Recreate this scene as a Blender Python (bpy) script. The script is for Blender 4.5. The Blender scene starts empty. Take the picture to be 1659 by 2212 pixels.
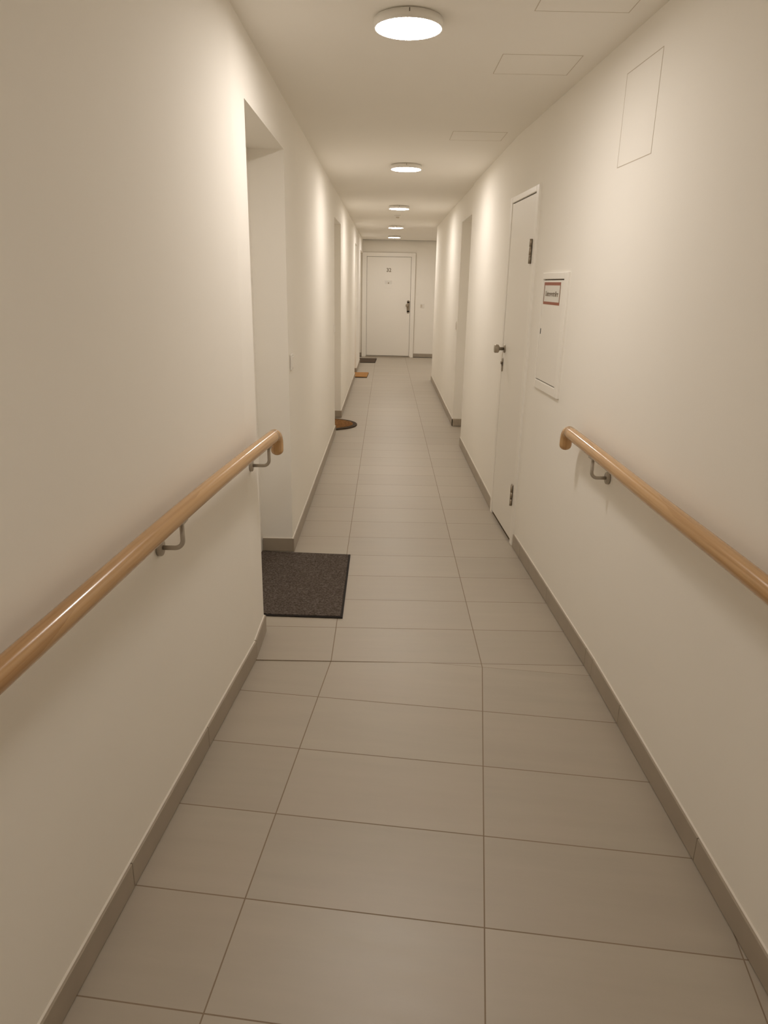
import bpy, bmesh, math, random
from mathutils import Vector, Matrix

sc = bpy.context.scene
COL = sc.collection
random.seed(7)

# ------------------------------------------------------------------ materials
def mat(name, color, rough=0.6, spec=0.5, metal=0.0):
    m = bpy.data.materials.new(name); m.use_nodes = True
    b = m.node_tree.nodes['Principled BSDF']
    b.inputs['Base Color'].default_value = (*color, 1)
    b.inputs['Roughness'].default_value = rough
    b.inputs['Specular IOR Level'].default_value = spec
    b.inputs['Metallic'].default_value = metal
    return m

class NT:
    def __init__(s, m):
        s.t = m.node_tree; s.b = s.t.nodes['Principled BSDF']
    def n(s, kind, **kw):
        x = s.t.nodes.new(kind)
        for k, v in kw.items(): setattr(x, k, v)
        return x
    def l(s, a, b): s.t.links.new(a, b)
    def val(s, sock, v):
        if isinstance(v, (int, float)): sock.default_value = v
        else: s.l(v, sock)
    def m(s, op, a, b=None, c=None):
        x = s.n('ShaderNodeMath', operation=op)
        s.val(x.inputs[0], a)
        if b is not None: s.val(x.inputs[1], b)
        if c is not None: s.val(x.inputs[2], c)
        return x.outputs[0]
    def ramp(s, fac, stops):
        x = s.n('ShaderNodeValToRGB'); e = x.color_ramp.elements
        while len(e) < len(stops): e.new(0.5)
        for el, (p, c) in zip(e, stops): el.position = p; el.color = (*c, 1)
        s.l(fac, x.inputs[0]); return x.outputs[0]
    def mix(s, fac, a, b, blend='MIX'):
        x = s.n('ShaderNodeMix', data_type='RGBA', blend_type=blend)
        s.val(x.inputs[0], fac)
        for sock, v in ((x.inputs[6], a), (x.inputs[7], b)):
            if isinstance(v, tuple): sock.default_value = (*v, 1)
            else: s.l(v, sock)
        return x.outputs[2]
    def bump(s, h, strength, dist):
        x = s.n('ShaderNodeBump'); x.inputs['Strength'].default_value = strength
        x.inputs['Distance'].default_value = dist
        s.l(h, x.inputs['Height']); s.l(x.outputs[0], s.b.inputs['Normal'])

WALLC = (0.905, 0.88, 0.825)
def plaster(name, color, rough=0.85):
    m = mat(name, color, rough, 0.25); k = NT(m)
    tc = k.n('ShaderNodeTexCoord')
    nz = k.n('ShaderNodeTexNoise'); nz.inputs['Scale'].default_value = 160; nz.inputs['Detail'].default_value = 3
    k.l(tc.outputs['Object'], nz.inputs['Vector'])
    k.bump(nz.outputs['Fac'], 0.12, 0.001)
    n2 = k.n('ShaderNodeTexNoise'); n2.inputs['Scale'].default_value = 1.3; n2.inputs['Detail'].default_value = 2
    k.l(tc.outputs['Object'], n2.inputs['Vector'])
    a = tuple(x * 0.985 for x in color); b = tuple(min(1, x * 1.01) for x in color)
    k.l(k.ramp(n2.outputs['Fac'], [(0.3, a), (0.7, b)]), k.b.inputs['Base Color'])
    return m
M_WALL = plaster('wall_paint', WALLC)
M_CEIL = plaster('ceiling_paint', WALLC, 0.9)

TILE_A, TILE_B = (0.39, 0.346, 0.280), (0.45, 0.402, 0.328)
def tile_material(name, a, b, grid=True):
    m = mat(name, a, 0.42, 1.0); k = NT(m)
    if grid:
        uv = k.n('ShaderNodeUVMap'); uv.uv_map = 'UVMap'
        sep = k.n('ShaderNodeSeparateXYZ'); k.l(uv.outputs[0], sep.inputs[0])
        U, V = sep.outputs[0], sep.outputs[1]          # U in 0.6 m tiles, V in 0.288 m rows
        def near_line(x, size):
            f = k.m('FRACT', x); d = k.m('MINIMUM', f, k.m('SUBTRACT', 1.0, f))
            return k.m('MULTIPLY', d, size)
        d = k.m('MINIMUM', near_line(U, 0.6), near_line(V, 0.288))
        grout = k.m('LESS_THAN', d, 0.0017)
        fu, fv = k.m('FLOOR', U), k.m('FLOOR', V)
        cmb = k.n('ShaderNodeCombineXYZ'); k.l(fu, cmb.inputs[0]); k.l(fv, cmb.inputs[1])
        wn = k.n('ShaderNodeTexWhiteNoise'); wn.noise_dimensions = '2D'; k.l(cmb.outputs[0], wn.inputs['Vector'])
        # brushed streaks along each tile, shifted tile by tile
        c2 = k.n('ShaderNodeCombineXYZ')
        k.l(k.m('ADD', k.m('MULTIPLY', U, 1.1), k.m('MULTIPLY', wn.outputs['Value'], 37.0)), c2.inputs[0])
        k.l(k.m('MULTIPLY', V, 5.0), c2.inputs[1])
        k.l(k.m('MULTIPLY', wn.outputs['Value'], 11.0), c2.inputs[2])
        nz = k.n('ShaderNodeTexNoise'); nz.inputs['Scale'].default_value = 1.0; nz.inputs['Detail'].default_value = 5; nz.inputs['Roughness'].default_value = 0.6
        k.l(c2.outputs[0], nz.inputs['Vector'])
        c3 = k.n('ShaderNodeCombineXYZ')
        k.l(k.m('ADD', k.m('MULTIPLY', U, 1.6), k.m('MULTIPLY', wn.outputs['Value'], 9.0)), c3.inputs[0]); k.l(V, c3.inputs[1])
        n2 = k.n('ShaderNodeTexNoise'); n2.inputs['Scale'].default_value = 0.9; n2.inputs['Detail'].default_value = 2
        k.l(c3.outputs[0], n2.inputs['Vector'])
        f = k.m('ADD', k.m('MULTIPLY', nz.outputs['Fac'], 0.75), k.m('MULTIPLY', wn.outputs['Value'], 0.25))
        base = k.ramp(f, [(0.25, a), (0.75, b)])
        tint = k.mix(k.m('MULTIPLY', k.m('SUBTRACT', n2.outputs['Fac'], 0.35), 0.7), base, (0.43, 0.35, 0.28))
        colr = k.mix(grout, tint, (0.235, 0.175, 0.115))
        k.l(colr, k.b.inputs['Base Color'])
        k.l(k.m('ADD', k.m('MULTIPLY', grout, 0.4), k.m('ADD', 0.36, k.m('MULTIPLY', nz.outputs['Fac'], 0.12))), k.b.inputs['Roughness'])
        k.bump(k.m('SUBTRACT', 1.0, grout), 0.35, 0.0012)
    else:
        tc = k.n('ShaderNodeTexCoord')
        nz = k.n('ShaderNodeTexNoise'); nz.inputs['Scale'].default_value = 9; nz.inputs['Detail'].default_value = 4
        k.l(tc.outputs['Object'], nz.inputs['Vector'])
        k.l(k.ramp(nz.outputs['Fac'], [(0.3, a), (0.7, b)]), k.b.inputs['Base Color'])
    return m
M_TILE = tile_material('floor_tile', TILE_A, TILE_B)
M_BASE = tile_material('baseboard_tile', (0.345, 0.293, 0.226), (0.385, 0.33, 0.258), grid=False)
M_JOINT = mat('joint_sealant', (0.60, 0.54, 0.45), 0.8, 0.2)
M_DOOR = mat('door_lacquer', (0.88, 0.855, 0.80), 0.4, 0.4)
M_FRAME = mat('door_frame_paint', (0.90, 0.875, 0.82), 0.38, 0.45)
M_GAP = mat('gap_dark', (0.10, 0.075, 0.05), 0.8, 0.2)  # dark colour for painted shade in door gaps, also the lamp's seam mark
M_BEAD = mat('sealant_white', (0.74, 0.70, 0.63), 0.6, 0.3)
M_GAP2 = mat('painted_shadow_line', (0.40, 0.345, 0.27), 0.8, 0.2)  # shadow line around the end door frame, put into the colour
M_STEEL = mat('brushed_steel', (0.40, 0.35, 0.28), 0.33, 0.5, 0.75)
M_DSTEEL = mat('dark_steel', (0.33, 0.275, 0.205), 0.38, 0.5, 0.45)
M_BRACK = mat('bracket_steel', (0.46, 0.415, 0.35), 0.4, 0.5, 0.4)
M_PLAST = mat('white_plastic', (0.84, 0.81, 0.76), 0.35, 0.45)
M_HOUSE = mat('lamp_housing', (0.86, 0.84, 0.79), 0.45, 0.4)
M_DARK = mat('black_plastic', (0.03, 0.024, 0.018), 0.5, 0.4)
M_RED = mat('label_red', (0.33, 0.105, 0.058), 0.5, 0.3)
M_REDD = mat('label_dark_red', (0.24, 0.13, 0.075), 0.5, 0.3)
M_PAPER = mat('label_paper', (0.78, 0.76, 0.71), 0.55, 0.3)
M_INK = mat('label_grey_ink', (0.25, 0.20, 0.15), 0.6, 0.3)
M_NUM = mat('number_grey', (0.24, 0.20, 0.145), 0.5, 0.3)
M_RUB = mat('mat_rubber', (0.020, 0.015, 0.012), 0.75, 0.3)

M_RIM = mat('mat_rim_brown', (0.060, 0.040, 0.022), 0.8, 0.3)
M_LIGHT = bpy.data.materials.new('lamp_diffuser'); M_LIGHT.use_nodes = True
LAMP_STRENGTH = 30.0
def make_light():
    t = M_LIGHT.node_tree; t.nodes.remove(t.nodes['Principled BSDF'])
    e = t.nodes.new('ShaderNodeEmission'); e.inputs[0].default_value = (1.0, 0.918, 0.846, 1); e.inputs[1].default_value = LAMP_STRENGTH
    t.links.new(e.outputs[0], t.nodes['Material Output'].inputs[0])
make_light()

def wood_material():
    m = mat('lacquered_beech', (0.6, 0.4, 0.24), 0.3, 0.5); k = NT(m)
    uv = k.n('ShaderNodeUVMap'); uv.uv_map = 'UVMap'
    sep = k.n('ShaderNodeSeparateXYZ'); k.l(uv.outputs[0], sep.inputs[0])
    A, Lm = sep.outputs[0], sep.outputs[1]           # angle 0..1, metres along the rail
    # long finger-jointed staves with slanting ends
    st = k.m('FLOOR', k.m('ADD', k.m('MULTIPLY', Lm, 1.7), k.m('MULTIPLY', k.m('PINGPONG', A, 0.5), 1.6)))
    wn = k.n('ShaderNodeTexWhiteNoise'); wn.noise_dimensions = '1D'; k.l(st, wn.inputs['W'])
    ang = k.m('MULTIPLY', A, 6.28318)
    cmb = k.n('ShaderNodeCombineXYZ')
    k.l(k.m('MULTIPLY', k.m('COSINE', ang), 1.6), cmb.inputs[0]); k.l(k.m('MULTIPLY', k.m('SINE', ang), 1.6), cmb.inputs[1])
    k.l(k.m('ADD', k.m('MULTIPLY', Lm, 1.5), k.m('MULTIPLY', wn.outputs['Value'], 20)), cmb.inputs[2])
    nz = k.n('ShaderNodeTexNoise'); nz.inputs['Scale'].default_value = 1.6; nz.inputs['Detail'].default_value = 6; nz.inputs['Distortion'].default_value = 0.4
    k.l(cmb.outputs[0], nz.inputs['Vector'])
    f = k.m('ADD', k.m('MULTIPLY', nz.outputs['Fac'], 0.75), k.m('MULTIPLY', wn.outputs['Value'], 0.28))
    k.l(k.ramp(f, [(0.25, (0.37, 0.195, 0.072)), (0.6, (0.54, 0.325, 0.142)), (0.85, (0.60, 0.385, 0.19))]), k.b.inputs['Base Color'])
    k.b.inputs['Roughness'].default_value = 0.24
    k.b.inputs['Coat Weight'].default_value = 0.4; k.b.inputs['Coat Roughness'].default_value = 0.1
    return m
M_WOOD = wood_material()

def woven(name, dark, light, scale, rough=0.95):
    m = mat(name, dark, rough, 0.1); k = NT(m)
    tc = k.n('ShaderNodeTexCoord')
    nz = k.n('ShaderNodeTexNoise'); nz.inputs['Scale'].default_value = scale; nz.inputs['Detail'].default_value = 3; nz.inputs['Roughness'].default_value = 0.7
    k.l(tc.outputs['Object'], nz.inputs['Vector'])
    vo = k.n('ShaderNodeTexVoronoi'); vo.inputs['Scale'].default_value = scale * 0.8
    k.l(tc.outputs['Object'], vo.inputs['Vector'])
    f = k.m('ADD', k.m('MULTIPLY', nz.outputs['Fac'], 0.7), k.m('MULTIPLY', vo.outputs['Distance'], 0.45))
    k.l(k.ramp(f, [(0.35, dark), (0.78, light)]), k.b.inputs['Base Color'])
    k.bump(f, 0.6, 0.003)
    return m
M_MATGREY = woven('mat_grey_pile', (0.048, 0.036, 0.029), (0.160, 0.134, 0.116), 140)
M_MATDARK = woven('mat_dark_pile', (0.07, 0.05, 0.036), (0.15, 0.112, 0.082), 150)
M_COIR = woven('coir_tan', (0.30, 0.15, 0.05), (0.52, 0.29, 0.12), 170)
M_COIRB = woven('coir_brown', (0.13, 0.058, 0.018), (0.31, 0.155, 0.056), 60)

# ------------------------------------------------------------------ geometry helpers
class MB:
    """Collects shapes for ONE mesh object."""
    def __init__(s): s.bm = bmesh.new(); s.uvs = {}
    def hexa(s, b, t):                               # bottom 4 points (ccw), top 4 points
        v = [s.bm.verts.new(p) for p in list(b) + list(t)]
        f = [s.bm.faces.new([v[3], v[2], v[1], v[0]]), s.bm.faces.new(v[4:8])]
        for i in range(4):
            j = (i + 1) % 4; f.append(s.bm.faces.new([v[i], v[j], v[4 + j], v[4 + i]]))
        return s
    def box(s, x0, x1, y0, y1, z0, z1):
        q = [(x0, y0), (x1, y0), (x1, y1), (x0, y1)]
        return s.hexa([(*p, z0) for p in q], [(*p, z1) for p in q])
    def prism(s, pts, z0, z1):                       # plan quad
        return s.hexa([(*p, z0) for p in pts], [(*p, z1) for p in pts])
    def cyl(s, p0, p1, r0, r1=None, n=32, smooth=True):
        r1 = r0 if r1 is None else r1
        p0, p1 = Vector(p0), Vector(p1); d = (p1 - p0).normalized()
        a = d.orthogonal().normalized(); b = d.cross(a)
        R = [[s.bm.verts.new(p + (a * math.cos(t) + b * math.sin(t)) * r) for t in [2 * math.pi * i / n for i in range(n)]] for p, r in ((p0, r0), (p1, r1))]
        for i in range(n):
            f = s.bm.faces.new([R[0][i], R[0][(i + 1) % n], R[1][(i + 1) % n], R[1][i]]); f.smooth = smooth
        s.bm.faces.new(R[0][::-1]); s.bm.faces.new(R[1]); return s
    def lathe(s, c, axis, prof, n=48):               # prof: (radius, height along axis)
        c = Vector(c); d = Vector(axis).normalized(); a = d.orthogonal().normalized(); b = d.cross(a)
        rings = []
        for r, h in prof:
            if r < 1e-6: rings.append([s.bm.verts.new(c + d * h)])
            else: rings.append([s.bm.verts.new(c + d * h + (a * math.cos(2 * math.pi * i / n) + b * math.sin(2 * math.pi * i / n)) * r) for i in range(n)])
        for A, B in zip(rings, rings[1:]):
            for i in range(n):
                j = (i + 1) % n
                if len(A) == 1 and len(B) == 1: continue
                if len(A) == 1: q = [A[0], B[j], B[i]]
                elif len(B) == 1: q = [A[i], A[j], B[0]]
                else: q = [A[i], A[j], B[j], B[i]]
                s.bm.faces.new(q).smooth = True
        return s
    def tube(s, path, r, n=28, cap_end=None, cap_start=True, v0=0.0, up=(0, 0, 1)):
        """Round tube along a path with UV (angle, metres); cap_end='round' gives a soft end."""
        P = [Vector(p) for p in path]; uvl = s.bm.loops.layers.uv.get('UVMap') or s.bm.loops.layers.uv.new('UVMap')
        rings = []; L = [v0]
        T = []
        for i, p in enumerate(P):
            t = (P[min(i + 1, len(P) - 1)] - P[max(i - 1, 0)]).normalized(); T.append(t)
            if i: L.append(L[-1] + (P[i] - P[i - 1]).length)
        side = T[0].cross(Vector(up)).normalized()
        R = [r] * len(P)
        if cap_end == 'round':
            e = P[-1]; t = T[-1]
            for q in (0.2, 0.4, 0.6, 0.75, 0.87, 0.95, 0.99):
                P.append(e + t * r * 0.85 * q); T.append(t); R.append(r * math.sqrt(1 - q * q)); L.append(L[-1] + 0.004)
        for p, t, rr in zip(P, T, R):
            u = side.cross(t).normalized(); sd = t.cross(u).normalized(); side = sd
            rings.append([s.bm.verts.new(p + (u * math.cos(2 * math.pi * i / n) + sd * math.sin(2 * math.pi * i / n)) * rr) for i in range(n)])
        for k in range(len(rings) - 1):
            for i in range(n):
                j = (i + 1) % n
                f = s.bm.faces.new([rings[k][i], rings[k][j], rings[k + 1][j], rings[k + 1][i]]); f.smooth = True
                for lp, (a, v) in zip(f.loops, ((i, L[k]), (i + 1, L[k]), (i + 1, L[k + 1]), (i, L[k + 1]))): lp[uvl].uv = (a / n, v)
        if cap_start: s.bm.faces.new(rings[0][::-1])
        s.bm.faces.new(rings[-1]); return s
    def build(s, name, m, parent=None, bevel=0.0, seg=2):
        bmesh.ops.recalc_face_normals(s.bm, faces=s.bm.faces[:])
        me = bpy.data.meshes.new(name); s.bm.to_mesh(me); s.bm.free()
        me.materials.append(m)
        o = bpy.data.objects.new(name, me); COL.objects.link(o)
        if parent is not None:
            o.parent = parent; o.matrix_parent_inverse = parent_matrix(parent).inverted()
        if bevel:
            b = o.modifiers.new('bevel', 'BEVEL'); b.width = bevel; b.segments = seg; b.limit_method = 'ANGLE'; b.angle_limit = math.radians(40)
        return o

def parent_matrix(o):
    m = o.matrix_basis.copy()
    return (parent_matrix(o.parent) @ o.matrix_parent_inverse @ m) if o.parent else m

def empty(name, loc):
    o = bpy.data.objects.new(name, None); o.location = loc; o.empty_display_size = 0.1; COL.objects.link(o); return o
def tag(o, label, cat, group=None, kind=None):
    o['label'] = label; o['category'] = cat
    if group: o['group'] = group
    if kind: o['kind'] = kind
    return o
def struct(o, label, cat): return tag(o, label, cat, kind='structure')

def text_mesh(name, txt, size, m, matrix, parent, depth=0.0006, xscale=1.0, bold=0.0):
    cu = bpy.data.curves.new(name + '_curve', 'FONT'); cu.body = txt; cu.size = size; cu.align_x = 'CENTER'; cu.align_y = 'CENTER'
    cu.extrude = depth; cu.offset = bold
    tmp = bpy.data.objects.new(name + '_tmp', cu); COL.objects.link(tmp)
    bpy.context.view_layer.update()
    me = bpy.data.meshes.new_from_object(tmp.evaluated_get(bpy.context.evaluated_depsgraph_get()))
    bpy.data.objects.remove(tmp); bpy.data.curves.remove(cu)
    me.transform(matrix @ Matrix.Diagonal((xscale, 1, 1, 1)))
    me.name = name; me.materials.clear(); me.materials.append(m)
    o = bpy.data.objects.new(name, me); COL.objects.link(o)
    o.parent = parent; o.matrix_parent_inverse = parent_matrix(parent).inverted()
    return o

# ------------------------------------------------------------------ plan of the corridor
CEIL = 2.252
YB = 2.4735                                          # tile line where the ramp begins
ENDY = 14.75
BACK = -3.0                                          # end of the ramp behind the viewer
E1 = Vector((0.99259474, -0.12147298, 0.0))          # along the ramp's tile rows
E2 = Vector((0.12136582, 0.99171913, 0.04199419))    # up the ramp
RA = Vector((-0.1886970, 2.5219392, 0.0))            # ramp tile corner at the break
N = E1.cross(E2)
def ramp_z(x, y): return -(N.x * (x - RA.x) + N.y * (y - RA.y)) / N.z
G, Y0, PITCH = -0.193374, 2.473477, 0.287865

def left_x(y):
    if y <= 2.489: return -0.500 - 0.1164 * (2.489 - y)
    if y < 7.3: return -0.500 + 0.0018 * (y - 2.489)
    return -0.486
def right_x(y):
    if y <= 4.47: return 0.734 + 0.04545 * (4.47 - y)
    if y <= 6.484: return 0.734 - 0.00695 * (y - 4.47)
    return 0.732
RECESS_L = [(2.713, 3.667, 2.03), (6.94, 7.795, 2.01), (11.30, 11.95, 2.01), (13.46, 14.75, 2.01)]
RECESS_R = [(6.484, 7.427, 2.025)]
DEPTH = 0.20
RIGHT_END = 11.156
ALC_X = 2.4                                          # side corridor that opens to the right at the far end

# ------------------------------------------------------------------ floor
def floor_obj():
    bm = bmesh.new(); uvl = bm.loops.layers.uv.new('UVMap')
    XB = RA.x + (RA.y - YB) / 0.12147298 * 0.99259474
    def face(pts, fn):
        vs = [bm.verts.new(p) for p in pts]; f = bm.faces.new(vs)
        for lp in f.loops: lp[uvl].uv = fn(lp.vert.co)
        if f.normal.z < 0: f.normal_flip()
    lvl = lambda p: ((p.x - G) / 0.6 + 20, (p.y - Y0) / PITCH + 40)
    def rmp(p):
        d = p - RA; return (d.dot(E1) / 0.6 + 57, d.dot(E2) / PITCH + 90)
    rowR = lambda x: RA + E1 * ((x - RA.x) / E1.x)
    xr = 1.3
    pr = rowR(xr)
    face([(-1.3, YB, 0), (XB, YB, 0), (pr.x, pr.y, 0), (2.6, pr.y, 0), (2.6, 14.7, 0), (-1.3, 14.7, 0)], lvl)
    z = lambda x, y: (x, y, ramp_z(x, y))
    face([z(-1.6, BACK - .2), z(1.6, BACK - .2), (pr.x, pr.y, 0), (XB, YB, 0), z(-1.3, YB)], rmp)
    bm.normal_update()
    for f in bm.faces:
        if f.normal.z < 0: f.normal_flip()
    # slab thickness below
    top = list(bm.faces)
    ret = bmesh.ops.extrude_face_region(bm, geom=top)
    for g in ret['geom']:
        if isinstance(g, bmesh.types.BMVert): g.co.z += 0.0
    for f in top:
        for v in f.verts: v.co.z -= 0.12
    bmesh.ops.recalc_face_normals(bm, faces=bm.faces[:])
    me = bpy.data.meshes.new('floor'); bm.to_mesh(me); bm.free(); me.materials.append(M_TILE)
    o = bpy.data.objects.new('floor', me); COL.objects.link(o); return o
struct(floor_obj(), 'beige stone-look tile floor with a gentle ramp in the foreground', 'floor')

# ------------------------------------------------------------------ ceiling and walls
struct(MB().box(-1.6, 2.7, BACK - .2, 14.7, CEIL, CEIL + .12).build('ceiling', M_CEIL), 'plain cream plaster ceiling of the corridor', 'ceiling')

ZB = -0.35                                           # walls reach below the ramp
def side_wall(name, fx, s, breaks, recs, th):
    """s = +1: wall body lies towards +x of its face."""
    w = MB()
    ys = sorted(breaks)
    for y0, y1 in zip(ys, ys[1:]):
        x0, x1 = fx(y0 + 1e-6), fx(y1 - 1e-6)
        z0 = ZB
        for a, b, h in recs:
            if y0 >= a - 1e-6 and y1 <= b + 1e-6: z0 = h
        pts = [(x0, y0), (x1, y1), (x1 + s * th, y1), (x0 + s * th, y0)]
        w.prism(pts, z0, CEIL)
    return w
wl = side_wall('wall_left', left_x, -1, [BACK, 2.489, 2.713, 3.667, 6.94, 7.795, 11.30, 11.95, 13.46, 14.75], RECESS_L, DEPTH)
struct(wl.build('wall_left', M_WALL), 'cream left wall with door recesses along the corridor', 'wall')
wr = side_wall('wall_right', right_x, 1, [BACK, 4.47, 6.484, 7.427, RIGHT_END], RECESS_R, DEPTH)
wr.box(0.732 + DEPTH, ALC_X, RIGHT_END - .15, RIGHT_END, 0, CEIL)
struct(wr.build('wall_right', M_WALL), 'cream right wall with service door and one door recess', 'wall')
ev = MB(); ev.box(-0.95, ALC_X + .15, ENDY, ENDY + .15, 0, CEIL)
struct(ev.build('wall_back', M_WALL), 'end wall around the white apartment door', 'wall')
struct(MB().box(ALC_X, ALC_X + .15, RIGHT_END - .15, ENDY, 0, CEIL).build('wall_side', M_WALL), 'wall closing the side passage at the far right', 'wall')
struct(MB().box(-1.5, 1.5, BACK - .15, BACK, ZB, CEIL).build('wall_front', M_WALL), 'wall behind the viewer at the foot of the ramp', 'wall')

# ------------------------------------------------------------------ baseboards
BH, BT = 0.078, 0.010
def base_run(label, pts, s, ramp=False, cuts=(), side=None):
    side = side or ('left' if s < 0 else 'right')
    """pts: plan points on the wall face, going away from the viewer; s: side the wall body lies on."""
    w = MB()
    for (xa, ya), (xb, yb) in zip(pts, pts[1:]):
        L = math.hypot(xb - xa, yb - ya)
        ts = sorted([0.0, 1.0] + [t for t in [((c - ya) / (yb - ya)) for c in cuts if abs(yb - ya) > 1e-6] if 0.001 < t < 0.999])
        dx, dy = (xb - xa) / L, (yb - ya) / L
        nx, ny = (dy, -dx) if s < 0 else (-dy, dx)     # into the corridor
        for t0, t1 in zip(ts, ts[1:]):
            g = 0.0011 / L
            a0 = t0 + (g if t0 > 0 else 0); a1 = t1 - (g if t1 < 1 else 0)
            q = []
            for t in (a0, a1): q.append((xa + (xb - xa) * t, ya + (yb - ya) * t))
            plan = [q[0], q[1], (q[1][0] + nx * BT, q[1][1] + ny * BT), (q[0][0] + nx * BT, q[0][1] + ny * BT)]
            zz = [(ramp_z(x, y) if ramp else 0.0) for x, y in plan]
            w.hexa([(x, y, z + .0025) for (x, y), z in zip(plan, zz)], [(x, y, z + BH) for (x, y), z in zip(plan, zz)])
    o = w.build('baseboard_' + side, M_BASE, bevel=0.0012, seg=1)
    bead = MB()
    (xa, ya), (xb, yb) = pts[0], pts[-1]
    L = math.hypot(xb - xa, yb - ya); dx, dy = (xb - xa) / L, (yb - ya) / L
    nx, ny = (dy, -dx) if s < 0 else (-dy, dx)
    q = [(xa, ya), (xb, yb), (xb + nx * .0045, yb + ny * .0045), (xa + nx * .0045, ya + ny * .0045)]
    zz = [(ramp_z(x, y) if ramp else 0.0) + BH for x, y in q]
    tp = [.002, .002, .0003, .0003]                     # a filled, sloping paint joint on the tile edge
    bead.hexa([(x, y, z - .001) for (x, y), z in zip(q, zz)], [(x, y, z + t) for (x, y), z, t in zip(q, zz, tp)])
    bead.build('sealant_bead', M_BEAD, o)
    return struct(o, label, 'baseboard')
seamL = [2.489 - .54 * i for i in range(1, 12)]
base_run('taupe tile baseboard sloping along the left wall beside the ramp', [(left_x(BACK), BACK), (left_x(2.489), 2.489)], -1, True, seamL)
base_run('short level piece of baseboard before the first left recess', [(-0.500, 2.489), (-0.4996, 2.713)], -1)
base_run('baseboard turning out of the first left recess past the grey mat', [(-0.498, 3.667), (-0.661, 3.667)], 1, side='left')
base_run('long level baseboard between the first and second left recesses', [(left_x(3.657), 3.667 - BT), (left_x(6.94), 6.94)], -1, cuts=[4.25, 4.85, 5.45, 6.05, 6.65])
base_run('baseboard on the jamb behind the half-round mat', [(-0.486, 7.795), (-0.656, 7.795)], 1, side='left')
base_run('level left baseboard beyond the half-round mat', [(-0.486, 7.795 - BT), (-0.486, 11.30)], -1, cuts=[8.4, 9.0, 9.6, 10.2, 10.8])
base_run('baseboard on the jamb behind the tan mat', [(-0.486, 11.95), (-0.656, 11.95)], 1, side='left')
base_run('left baseboard between the tan mat and the far dark mat', [(-0.486, 11.95 - BT), (-0.486, 13.46)], -1, cuts=[12.6, 13.2])
base_run('small dark baseboard piece left of the end door', [(-0.490, ENDY), (-0.70, ENDY)], 1, side='back')
def rbase(label, pts, ramp=False, cuts=()): return base_run(label, pts, 1, ramp, cuts)
seamR = [2.098 - .583 * i for i in range(0, 10)]
rbase('taupe tile baseboard sloping along the right wall beside the ramp', [(right_x(BACK), BACK), (right_x(2.39), 2.39)], True, seamR)
rbase('level right baseboard between the ramp and the service door', [(right_x(2.39), 2.39), (right_x(3.80), 3.80)], cuts=[2.471, 3.055, 3.62])
rbase('right baseboard beyond the service door up to the recess', [(right_x(4.475), 4.475), (right_x(6.484), 6.484)], cuts=[5.0, 5.3, 5.9])
rbase('baseboard on the jamb of the right recess', [(0.89, 7.427), (0.732 - BT, 7.427)])
base_run('far right baseboard ending at the side passage', [(0.732, 7.427 - BT), (0.732, RIGHT_END)], 1, cuts=[8.0, 8.6, 9.2, 9.8, 10.4])
base_run('baseboard on the end wall right of the end door', [(ALC_X, ENDY), (0.566, ENDY)], 1, side='back')

# ------------------------------------------------------------------ recessed apartment doors (seen edge on)
def recess_door(idx, y0, y1, top, s, fx, label):
    """Door set back in a recess; s=-1 left wall, +1 right wall."""
    xf = fx + s * DEPTH
    e = empty('door_%d' % idx, (xf, (y0 + y1) / 2, 0)); struct(e, label, 'door')
    f = MB(); a, b = sorted((xf - s * .030, xf + s * .06))
    f.box(a, b, y0, y0 + .055, 0, top); f.box(a, b, y1 - .055, y1, 0, top); f.box(a, b, y0 + .055, y1 - .055, top - .055, top)
    f.build('door_frame', M_FRAME, e, bevel=.004)
    a, b = sorted((xf + s * .008, xf + s * .05))
    MB().box(a, b, y0 + .058, y1 - .058, .006, top - .058).build('door_leaf', M_DOOR, e, bevel=.003)
    h = MB(); x = xf + s * .008
    yl = y0 + .13 if s < 0 else y1 - .13
    h.box(*sorted((x, x - s * .008)), yl - .022, yl + .022, .93, 1.15)
    h.build('door_handle_plate', M_DSTEEL, e, bevel=.003)
    k = MB(); k.tube([(x - s * .008, yl, 1.06), (x - s * .05, yl, 1.06), (x - s * .056, yl + .012 * (1 if s < 0 else -1), 1.06), (x - s * .056, yl + .12 * (1 if s < 0 else -1), 1.06)], .009, 16, up=(0, 0.3, 1))
    k.build('door_handle', M_DSTEEL, e)
    MB().box(*sorted((xf + s * .06, xf + s * .10)), y0 - .05, y1 + .05, 0, top + .05).build('door_backing', M_DOOR, e)
    return e
recess_door(3, *RECESS_L[0], -1, -0.496, 'white door set back in the first left recess beside the grey mat')
recess_door(4, *RECESS_L[1], -1, -0.490, 'white door set back in the left recess with the half-round mat')
recess_door(5, *RECESS_L[2], -1, -0.486, 'white door set back in the left recess with the tan mat')
recess_door(6, 13.46, 14.74, 2.01, -1, -0.486, 'white door set back in the last left recess by the end wall')
recess_door(7, *RECESS_R[0], 1, 0.727, 'white door set back in the recess of the right wall')

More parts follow.
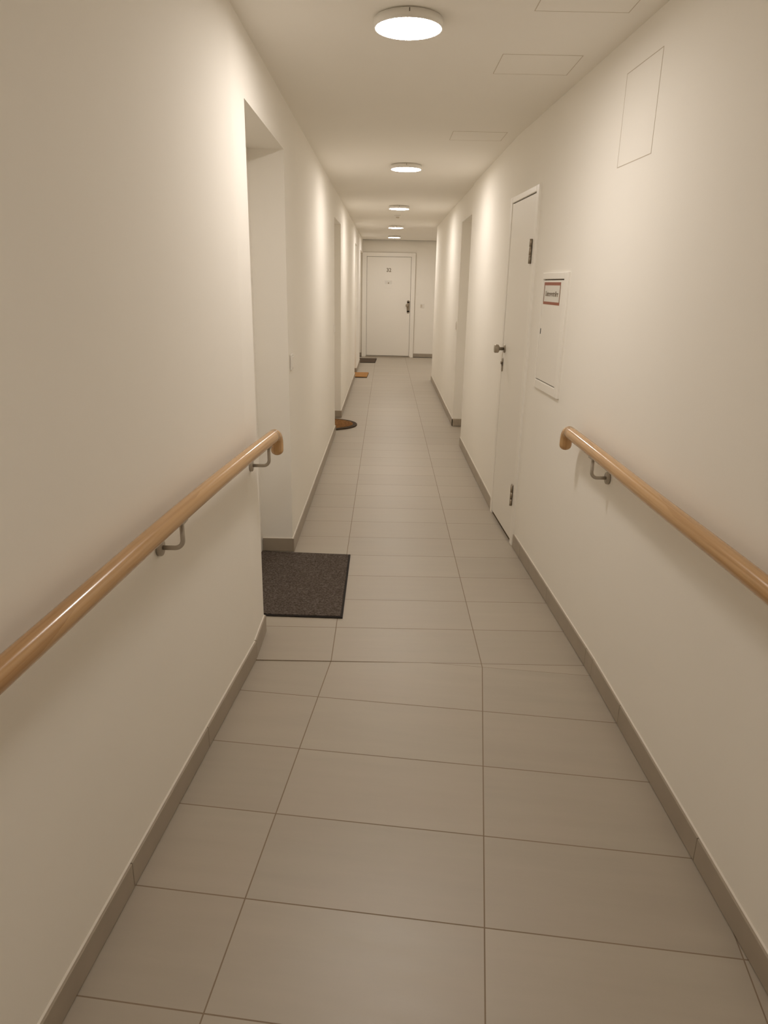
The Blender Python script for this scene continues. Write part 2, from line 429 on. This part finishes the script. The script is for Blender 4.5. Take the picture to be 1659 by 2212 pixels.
# ------------------------------------------------------------------ end door
d = empty('door_1', (0.043, ENDY, 0)); struct(d, 'white apartment door numbered 32 at the far end of the corridor', 'door')
yF = ENDY - .06
f = MB(); f.box(-0.490, -0.398, yF, ENDY, 0, 2.02); f.box(0.484, 0.566, yF, ENDY, 0, 2.02); f.box(-0.398, 0.484, yF, ENDY, 1.945, 2.02)
f.build('door_frame', M_FRAME, d, bevel=.004)
MB().box(-0.496, 0.572, ENDY - .006, ENDY, 0, 2.026).build('frame_shadow_line', M_GAP2, d)  # dark border painting the shadow line around the frame
MB().box(-0.393, 0.479, yF + .014, ENDY, .03, 1.940).build('door_leaf', M_DOOR, d, bevel=.003)
MB().box(-0.400, 0.486, yF + .030, ENDY + .001, .0, 1.947).build('door_gap_shade', M_GAP, d)  # dark slab painting the shade in the gap around the leaf
MB().box(-0.41, 0.50, yF - .01, ENDY, 0, .022).build('threshold', M_BASE, d, bevel=.003)
yl = yF + .014
h = MB(); h.cyl((.443, yl, .90), (.443, yl - .009, .90), .026, n=24); h.cyl((.443, yl, 1.10), (.443, yl - .009, 1.10), .026, n=24); h.box(.417, .469, yl - .009, yl, .90, 1.10)
hp = h.build('handle_plate', M_DSTEEL, d)
k = MB(); k.cyl((.436, yl - .009, 1.03), (.436, yl - .045, 1.03), .012, n=20)
k.lathe((.421, yl - .045, 1.03), (0, -1, 0), [(0, 0), (.026, 0), (.030, .006), (.030, .018), (.024, .026), (0, .028)], 28)
k.box(.391, .436, yl - .062, yl - .047, 1.005, 1.045)
k.build('door_knob', M_DSTEEL, hp, bevel=.002)
MF = Matrix.Translation((.039, yl - .0008, 1.69)) @ Matrix.Rotation(math.pi / 2, 4, 'X')
n_ = text_mesh('door_number', '32', .098, M_NUM, MF, d, bold=.002); n_['label'] = 'dark grey number 32'
pl = MB().box(-.035, .105, yl - .003, yl, 1.43, 1.495).build('name_plate', M_PAPER, d, bevel=.001); pl['label'] = 'pale name plate'
MB().lathe((.035, yl, 1.448), (0, -1, 0), [(0, 0), (.013, 0), (.013, .005), (.008, .0065), (0, .0055)], 20).build('peephole', M_DSTEEL, d)
MB().box(-.05, .115, yl - .004, yl, 1.355, 1.398).build('letter_slot', M_DOOR, d, bevel=.0015)

# ------------------------------------------------------------------ service door in the right wall
def on_right(y, out, z):                              # a point standing `out` metres off the right wall face near the viewer
    t = Vector((-0.04545, 1, 0)).normalized(); n = Vector((-t.y, t.x, 0))
    return Vector((right_x(y), y, z)) + n * out
def rbox(w, y0, y1, o0, o1, z0, z1):
    q = [on_right(y0, o0, 0), on_right(y1, o0, 0), on_right(y1, o1, 0), on_right(y0, o1, 0)]
    return w.hexa([(p.x, p.y, z0) for p in q], [(p.x, p.y, z1) for p in q])
def rpt(y, o, z): return tuple(on_right(y, o, z))
d = empty('door_2', on_right(4.15, 0, 0)); struct(d, 'narrow white service door with round knob in the right wall', 'door')
f = MB(); rbox(f, 3.815, 3.866, -.02, .014, 0, 1.925); rbox(f, 4.428, 4.478, -.02, .014, 0, 1.925); rbox(f, 3.866, 4.428, -.02, .014, 1.893, 1.925)
f.build('door_frame', M_FRAME, d, bevel=.004)
w = MB(); rbox(w, 3.864, 4.430, -.02, .003, 0, 1.895); w.build('door_gap_shade', M_GAP, d)  # dark sheet behind the leaf stands in for the gap's shadow
w = MB(); rbox(w, 3.8695, 4.4245, -.01, .0105, .022, 1.8875); w.build('door_leaf', M_DOOR, d, bevel=.002)
for zc in (1.609, .288):
    hb = MB(); rbox(hb, 3.878, 3.912, .008, .0165, zc - .06, zc + .06)
    hg = hb.build('hinge', M_DSTEEL, d, bevel=.0015)
    kn = MB()
    for a, b in ((-.06, -.022), (-.02, .02), (.022, .06)): kn.cyl(rpt(3.874, .020, zc + a), rpt(3.874, .020, zc + b), .0075, n=18)
    kn.build('knuckle', M_DSTEEL, hg)
r_ = MB(); nrm = (on_right(4.37, 1, 0) - on_right(4.37, 0, 0))
r_.lathe(rpt(4.372, .0105, 1.072), nrm, [(0, 0), (.024, 0), (.024, .005), (.020, .008), (0, .008)], 32)
rs = r_.build('knob_rose', M_STEEL, d)
k = MB(); k.lathe(rpt(4.372, .0185, 1.072), nrm, [(0, 0), (.010, 0), (.010, .024), (.020, .030), (.025, .034), (.0255, .050), (.023, .056), (.012, .058), (0, .058)], 36)
k.build('knob', M_STEEL, rs)
cy = MB(); rbox(cy, 4.392, 4.418, .0105, .0165, .965, .99); cy.cyl(rpt(4.405, .0105, .945), rpt(4.405, .0165, .945), .013, n=24); cy.cyl(rpt(4.405, .0105, 1.0), rpt(4.405, .0165, 1.0), .013, n=24); rbox(cy, 4.392, 4.418, .0105, .0165, .945, 1.0)
es = cy.build('lock_escutcheon', M_STEEL, d)
lk = MB(); lk.cyl(rpt(4.405, .0165, .985), rpt(4.405, .024, .985), .0085, n=20); lk.build('lock_cylinder', M_DSTEEL, es)

# ------------------------------------------------------------------ distribution cabinet in the right wall
e = empty('electrical_cabinet', on_right(3.40, 0, .95))
tag(e, 'flush white electrical cabinet with red-edged label on the right wall', 'cabinet')
w = MB(); y0, y1, z0, z1 = 3.19, 3.615, .950, 1.500
rbox(w, y0, y0 + .052, -.01, .012, z0, z1); rbox(w, y1 - .017, y1, -.01, .012, z0, z1)
rbox(w, y0 + .052, y1 - .017, -.01, .012, z0, z0 + .042); rbox(w, y0 + .052, y1 - .017, -.01, .012, z1 - .030, z1)
w.build('cabinet_frame', M_FRAME, e, bevel=.003)
w = MB(); rbox(w, y0 + .051, y1 - .016, -.008, .002, z0 + .041, z1 - .029); w.build('door_gap_shade', M_GAP, e)  # shade in the cabinet door's gap, painted as a dark backing
w = MB(); rbox(w, y0 + .0575, y1 - .0185, -.006, .0085, z0 + .046, z1 - .035); cd = w.build('cabinet_door', M_DOOR, e, bevel=.0015)
w = MB(); rbox(w, 3.573, 3.583, .0085, .0095, 1.214, 1.240); kh = w.build('keyhole', M_DARK, cd)
w = MB(); rbox(w, 3.292, 3.573, .0085, .0092, 1.356, 1.4565); lb = w.build('sticker', M_PAPER, cd); lb['label'] = 'white sticker with red bars and grey lettering'
# the sticker's red bars, rims and lettering are sub-parts of the door
w = MB(); rbox(w, 3.292, 3.573, .0092, .0096, 1.4425, 1.4565); w.build('sticker_bar', M_RED, cd)['label'] = 'red bar above the lettering'
w = MB(); rbox(w, 3.292, 3.573, .0092, .0096, 1.356, 1.3685); w.build('sticker_bar', M_RED, cd)['label'] = 'red bar below the lettering'
w = MB(); rbox(w, 3.292, 3.303, .0092, .0096, 1.3685, 1.4425); w.build('sticker_rim', M_REDD, cd)
w = MB(); rbox(w, 3.562, 3.573, .0092, .0096, 1.3685, 1.4425); w.build('sticker_rim', M_REDD, cd)
t = (on_right(3.0, 0, 0) - on_right(4.0, 0, 0)).normalized(); nn = nrm.normalized()
Rm = Matrix((t, Vector((0, 0, 1)), nn)).transposed().to_4x4()
MT = Matrix.Translation(on_right(3.4325, .0096, 1.4035)) @ Rm
text_mesh('sticker_lettering', 'Unterverteiler', .031, M_INK, MT, cd, depth=.0003, xscale=1.22, bold=.0010)

# ------------------------------------------------------------------ access panels (flush hatches)
def ring(w, corner, wd):
    '''corner(i, inset, out): 4 corners; a thin closed joint strip.'''
    bm = w.bm
    O = [[bm.verts.new(corner(i, 0, o)) for i in range(4)] for o in (-.003, .0008)]
    I = [[bm.verts.new(corner(i, wd, o)) for i in range(4)] for o in (-.003, .0008)]
    for i in range(4):
        j = (i + 1) % 4
        bm.faces.new([O[1][i], O[1][j], I[1][j], I[1][i]]); bm.faces.new([O[0][i], I[0][i], I[0][j], O[0][j]])
        bm.faces.new([O[0][i], O[0][j], O[1][j], O[1][i]]); bm.faces.new([I[0][i], I[1][i], I[1][j], I[0][j]])
    return w
def hatch_wall():
    e = empty('access_hatch', on_right(2.60, 0, 1.84)); tag(e, 'flush square access hatch painted into the upper right wall', 'hatch')
    yy, zz = (2.453, 2.752, 2.752, 2.453), (1.841, 1.841, 2.135, 2.135); sy, sz = (1, -1, -1, 1), (1, 1, -1, -1)
    ring(MB(), lambda i, k, o: rpt(yy[i] + sy[i] * k, o, zz[i] + sz[i] * k), .0022).build('hatch_joint', M_JOINT, e)
    w = MB(); rbox(w, 2.4555, 2.7495, -.004, .0004, 1.8435, 2.1325); w.build('hatch_panel', M_WALL, e)
hatch_wall()
for (x0, x1, y0, y1, lab) in ((.444, .739, 2.27, 2.560, 'flush ceiling access hatch nearest the viewer, right of the first lamp'),
                              (.414, .713, 2.992, 3.248, 'faint ceiling access hatch just beyond the first lamp'),
                              (.355, .660, 4.380, 4.630, 'small ceiling access hatch before the second lamp')):
    e = empty('access_hatch', ((x0 + x1) / 2, (y0 + y1) / 2, CEIL)); tag(e, lab, 'hatch', 'ceiling access hatches')
    xx, yy = (x0, x1, x1, x0), (y0, y0, y1, y1); sx, sy = (1, -1, -1, 1), (1, 1, -1, -1)
    ring(MB(), lambda i, k, o: (xx[i] + sx[i] * k, yy[i] + sy[i] * k, CEIL - o), .0025).build('hatch_joint', M_JOINT, e)
    MB().box(x0 + .002, x1 - .002, y0 + .002, y1 - .002, CEIL - .0004, CEIL + .004).build('hatch_panel', M_CEIL, e)

# ------------------------------------------------------------------ ceiling lamps
def make_lamp(x, y):
    e = empty('ceiling_lamp', (x, y, CEIL))
    w = MB(); R = .1125
    w.lathe((x, y, CEIL), (0, 0, -1), [(0, .003), (R - .006, .003), (R - .006, .0042), (R, .0048), (R, .029), (R - .0015, .031), (R - .0055, .031), (R - .006, .0285), (0, .0285)], 72)
    w.build('lamp_housing', M_HOUSE, e)
    w = MB(); w.lathe((x, y, CEIL), (0, 0, -1), [(0, 0), (R - .010, 0), (R - .010, .0032), (0, .0032)], 48)
    w.build('mounting_plate', M_HOUSE, e)
    w = MB(); w.lathe((x, y, CEIL), (0, 0, -1), [(R - .0065, .0287), (R - .0065, .0305), (R - .012, .0316), (0, .0320)], 72)
    w.build('diffuser', M_LIGHT, e)
    w = MB(); w.box(x - .0012, x + .0012, y - R - .0006, y - R + .004, CEIL - .016, CEIL - .006); w.build('housing_clip', M_GAP, e)
    return e
def dup(o, loc):
    c = o.copy(); COL.objects.link(c)
    delta = Vector(loc) - Vector(o.location); c.location = loc
    for ch in o.children:
        q = ch.copy(); COL.objects.link(q); q.parent = c; q.matrix_parent_inverse = ch.matrix_parent_inverse.copy()
    return c
LAMPS = [(.055, 2.645, 'round white ceiling lamp nearest the viewer, largest in the row'),
         (.125, 5.58, 'second round ceiling lamp in the corridor row'),
         (.122, 8.39, 'third round ceiling lamp, just before the smoke detector'),
         (.122, 11.17, 'fourth round ceiling lamp, beyond the smoke detector'),
         (.122, 13.47, 'farthest round ceiling lamp above the end door')]
first = make_lamp(*LAMPS[0][:2])
for i, (x, y, lab) in enumerate(LAMPS):
    o = first if i == 0 else dup(first, (x, y, CEIL))
    tag(o, lab, 'lamp', 'round ceiling lamps')
o = dup(first, (2.0, 12.7, CEIL)); tag(o, 'added unseen lamp around the corner that brightens the end door', 'lamp', 'round ceiling lamps')  # extra lamp out of view, added to lift the dim end door
o = dup(first, (-.08, -.32, CEIL)); tag(o, 'round ceiling lamp above the ramp behind the viewer', 'lamp', 'round ceiling lamps')

e = empty('smoke_detector', (.122, 9.5, CEIL)); tag(e, 'small round smoke detector on the ceiling between third and fourth lamps', 'smoke detector')
MB().lathe((.122, 9.5, CEIL), (0, 0, -1), [(0, 0), (.036, 0), (.036, .008), (.030, .018), (0, .018)], 36).build('detector_base', M_PLAST, e)
MB().lathe((.122, 9.5, CEIL), (0, 0, -1), [(0, .018), (.022, .018), (.020, .030), (.010, .034), (0, .034)], 36).build('detector_head', M_JOINT, e)

# ------------------------------------------------------------------ handrails
def smooth_path(ctrl, n):
    ys = [c[0] for c in ctrl]
    out = []
    for i in range(n + 1):
        y = ys[0] + (ys[-1] - ys[0]) * i / n
        k = max(j for j in range(len(ys) - 1) if ys[j] <= y + 1e-9)
        t = (y - ys[k]) / (ys[k + 1] - ys[k])
        p0 = ctrl[max(k - 1, 0)][1]; p1 = ctrl[k][1]; p2 = ctrl[k + 1][1]; p3 = ctrl[min(k + 2, len(ctrl) - 1)][1]
        h = ys[k + 1] - ys[k]
        m1 = (p2 - p0) / (ys[k + 1] - ys[max(k - 1, 0)]) * h
        m2 = (p3 - p1) / (ys[min(k + 2, len(ys) - 1)] - ys[k]) * h
        t2, t3 = t * t, t * t * t
        out.append((y, (2 * t3 - 3 * t2 + 1) * p1 + (t3 - 2 * t2 + t) * m1 + (-2 * t3 + 3 * t2) * p2 + (t3 - t2) * m2))
    return out
RR_ = .0245
def handrail(label, ctrl, xf, wallx, s, brackets, drop_z):
    """ctrl: (y, z) of the rail axis; xf: rail axis x(y); s: side of the wall."""
    y_end, z_end = ctrl[-1]
    e = empty('handrail', (xf(1.7), 1.7, 0.8)); tag(e, label, 'handrail', 'wooden wall handrails')
    P = [Vector((xf(y), y, z)) for y, z in smooth_path(ctrl, 60)]
    bend = .040
    tdir = (P[-1] - P[-2]).normalized()
    corner = P[-1]
    straight = [p for p in P if (p - corner).dot(tdir) < -bend - .004] + [corner - tdir * (bend + .002)]
    MB().tube(straight, RR_, 32).build('rail', M_WOOD, e)
    L = sum((b - a).length for a, b in zip(straight, straight[1:]))
    pts = [corner - tdir * (bend + .002)]
    dn = Vector((0, 0, -1)); a = corner - tdir * bend; b = corner + dn * bend
    for i in range(1, 13):
        t = i / 12; pts.append(a * (1 - t) ** 2 + corner * 2 * t * (1 - t) * 0.85 + corner * 0 + ((a + b) / 2) * 2 * t * (1 - t) * 0.15 + b * t * t)
    pts.append(Vector((corner.x, corner.y, drop_z + RR_ * .85)))
    MB().tube(pts, RR_, 32, cap_end='round', v0=L + .3).build('rail_end', M_WOOD, e)
    for yb in brackets:
        x = xf(yb); z = [zz for yy, zz in smooth_path(ctrl, 400) if yy <= yb][-1]
        zl = z - .098; r = .0062; c = .022
        xw = wallx(yb)
        pth = [Vector((x, yb, z - RR_ + .003)), Vector((x, yb, zl + c))]
        for i in range(1, 9):
            t = math.pi / 2 * i / 8
            pth.append(Vector((x + s * c * (1 - math.cos(t)), yb, zl + c - c * math.sin(t))))
        pth.append(Vector((xw - s * .006, yb, zl)))
        bo = MB().tube(pth, r, 18, up=(0, 1, 0)).build('bracket', M_BRACK, e)
        MB().lathe((xw, yb, zl), (-s, 0, 0), [(0, 0), (.0225, 0), (.0225, .009), (.021, .011), (0, .011)], 32).build('wall_plate', M_BRACK, bo)
        MB().box(x - .011, x + .011, yb - .026, yb + .026, z - RR_ - .0035, z - RR_ + .004).build('saddle', M_BRACK, bo, bevel=.0015)
    return e
lx = lambda y: -0.500 - 0.1164 * (2.489 - y) + .065
handrail('wooden handrail on the left wall above the ramp', [(-1.6, .722), (-.4, .774), (.989, .827), (1.733, .8605), (2.25, .873), (2.668, .8765)], lx, left_x, -1, [1.728, 2.553, .73, -.3], .792)
rx = lambda y: 0.734 + 0.04545 * (4.47 - y) - .065
handrail('wooden handrail on the right wall above the ramp', [(-1.6, .715), (0.0, .785), (1.351, .8405), (1.971, .8575), (2.35, .870), (2.815, .8825)], rx, right_x, 1, [2.475, 1.25, 0.1], .801)

# ------------------------------------------------------------------ door mats
e = empty('doormat', (-.43, 3.24, 0)); tag(e, 'large dark grey doormat in front of the first left recess', 'doormat', 'doormats')
def quad_slab(pts, z0, z1):
    return MB().prism(pts, z0, z1)
q = [(-.690, 2.862), (-.170, 2.845), (-.172, 3.617), (-.690, 3.648)]
quad_slab(q, .0006, .0065).build('mat_edge', M_RUB, e, bevel=.0015)
i_ = .010
quad_slab([(q[0][0] + i_, q[0][1] + i_), (q[1][0] - i_, q[1][1] + i_), (q[2][0] - i_, q[2][1] - i_), (q[3][0] + i_, q[3][1] - i_)], .0055, .0095).build('mat_pile', M_MATGREY, e, bevel=.0015)

e = empty('doormat', (-.5, 7.36, 0)); tag(e, 'brown half-round coir doormat with dark rim by the second left recess', 'doormat', 'doormats')
def half_ellipse(cx, cy, a, b, z0, z1, n=40):
    w = MB(); pts = [(cx + a * math.cos(t), cy + b * math.sin(t)) for t in [-math.pi / 2 + math.pi * i / n for i in range(n + 1)]]
    lo = [w.bm.verts.new((x, y, z0)) for x, y in pts]; hi = [w.bm.verts.new((x, y, z1)) for x, y in pts]
    w.bm.faces.new(lo[::-1]); w.bm.faces.new(hi)
    for i in range(len(pts)):
        j = (i + 1) % len(pts); w.bm.faces.new([lo[i], lo[j], hi[j], hi[i]])
    return w
half_ellipse(-.69, 7.36, .403, .330, .0006, .014).build('mat_rim', M_RIM, e, bevel=.002)
half_ellipse(-.665, 7.36, .335, .272, .012, .0165).build('mat_pile', M_COIRB, e, bevel=.001)
e = empty('doormat', (-.4, 11.5, 0)); tag(e, 'small tan coir doormat by the third left recess', 'doormat', 'doormats')
quad_slab([(-.68, 11.325), (-.288, 11.305), (-.273, 11.88), (-.68, 11.875)], .0006, .008).build('mat_back', M_RUB, e, bevel=.001)
quad_slab([(-.68, 11.328), (-.289, 11.308), (-.274, 11.878), (-.68, 11.873)], .008, .020).build('mat_pile', M_COIR, e, bevel=.002)
e = empty('doormat', (-.4, 13.9, 0)); tag(e, 'dark brown doormat at the far end beside the end door', 'doormat', 'doormats')
quad_slab([(-.68, 13.50), (-.190, 13.535), (-.168, 14.31), (-.68, 14.30)], .0006, .005).build('mat_edge', M_RUB, e, bevel=.001)
quad_slab([(-.67, 13.51), (-.198, 13.545), (-.177, 14.30), (-.67, 14.29)], .004, .012).build('mat_pile', M_MATDARK, e, bevel=.001)

# ------------------------------------------------------------------ bell buttons and switches
def bell(x, y, z, s, label):
    e = empty('doorbell', (x, y, z)); tag(e, label, 'doorbell', 'white doorbells beside the apartment doors')
    MB().box(*sorted((x, x - s * .009)), y - .040, y + .040, z - .040, z + .040).build('bell_frame', M_PLAST, e, bevel=.003)
    MB().box(*sorted((x - s * .008, x - s * .0125)), y - .028, y + .028, z - .028, z + .028).build('bell_button', M_FRAME, e, bevel=.002)
bell(-.496, 3.757, 1.035, -1, 'white doorbell just beyond the first left recess')
bell(-.496, 6.855, 1.02, -1, 'white doorbell before the left recess with the half-round mat')
bell(-.486, 12.10, 1.03, -1, 'white doorbell beyond the recess with the tan mat')
bell(.732, 7.515, 1.04, 1, 'white doorbell just beyond the right recess')
e = empty('light_switch', (.726, ENDY, 1.022)); tag(e, 'small white double switch on the end wall right of the end door', 'switch')
MB().box(.686, .766, ENDY - .009, ENDY, .982, 1.062).build('switch_frame', M_PLAST, e, bevel=.002)
MB().box(.694, .723, ENDY - .013, ENDY - .008, .995, 1.048).build('rocker', M_JOINT, e, bevel=.002)
MB().box(.728, .758, ENDY - .013, ENDY - .008, .995, 1.048).build('rocker', M_PLAST, e, bevel=.002)

# ------------------------------------------------------------------ camera
cam = bpy.data.cameras.new('camera'); co = bpy.data.objects.new('camera', cam); COL.objects.link(co)
right = Vector((0.99982081, 0.0036166, 0.01858146)); up = Vector((-0.01878764, 0.30979527, 0.95061765)); fwd = Vector((0.00231845, 0.95079641, -0.3098077))
M4 = Matrix((right, up, -fwd)).transposed().to_4x4(); M4.translation = Vector((0, 0, 1.43555309))
co.matrix_world = M4
cam.sensor_fit = 'VERTICAL'; cam.sensor_height = 24.0; cam.lens = 24.0 * 1513.49041 / 2212.0
cam.clip_start = 0.05; cam.clip_end = 100
sc.camera = co

# ------------------------------------------------------------------ world and colour management
wd = bpy.data.worlds.new('world'); sc.world = wd; wd.use_nodes = True
wd.node_tree.nodes['Background'].inputs[0].default_value = (0, 0, 0, 1)
vs = sc.view_settings
vs.view_transform = 'Standard'; vs.look = 'None'; vs.gamma = 1.0; vs.use_curve_mapping = False
vs.exposure = 1.41
cy = sc.cycles
cy.max_bounces = 10; cy.diffuse_bounces = 10; cy.glossy_bounces = 4
cy.sample_clamp_indirect = 6.0
cy.use_denoising = True
cy.use_adaptive_sampling = True; cy.adaptive_threshold = 0.06
cy.caustics_reflective = False; cy.caustics_refractive = False
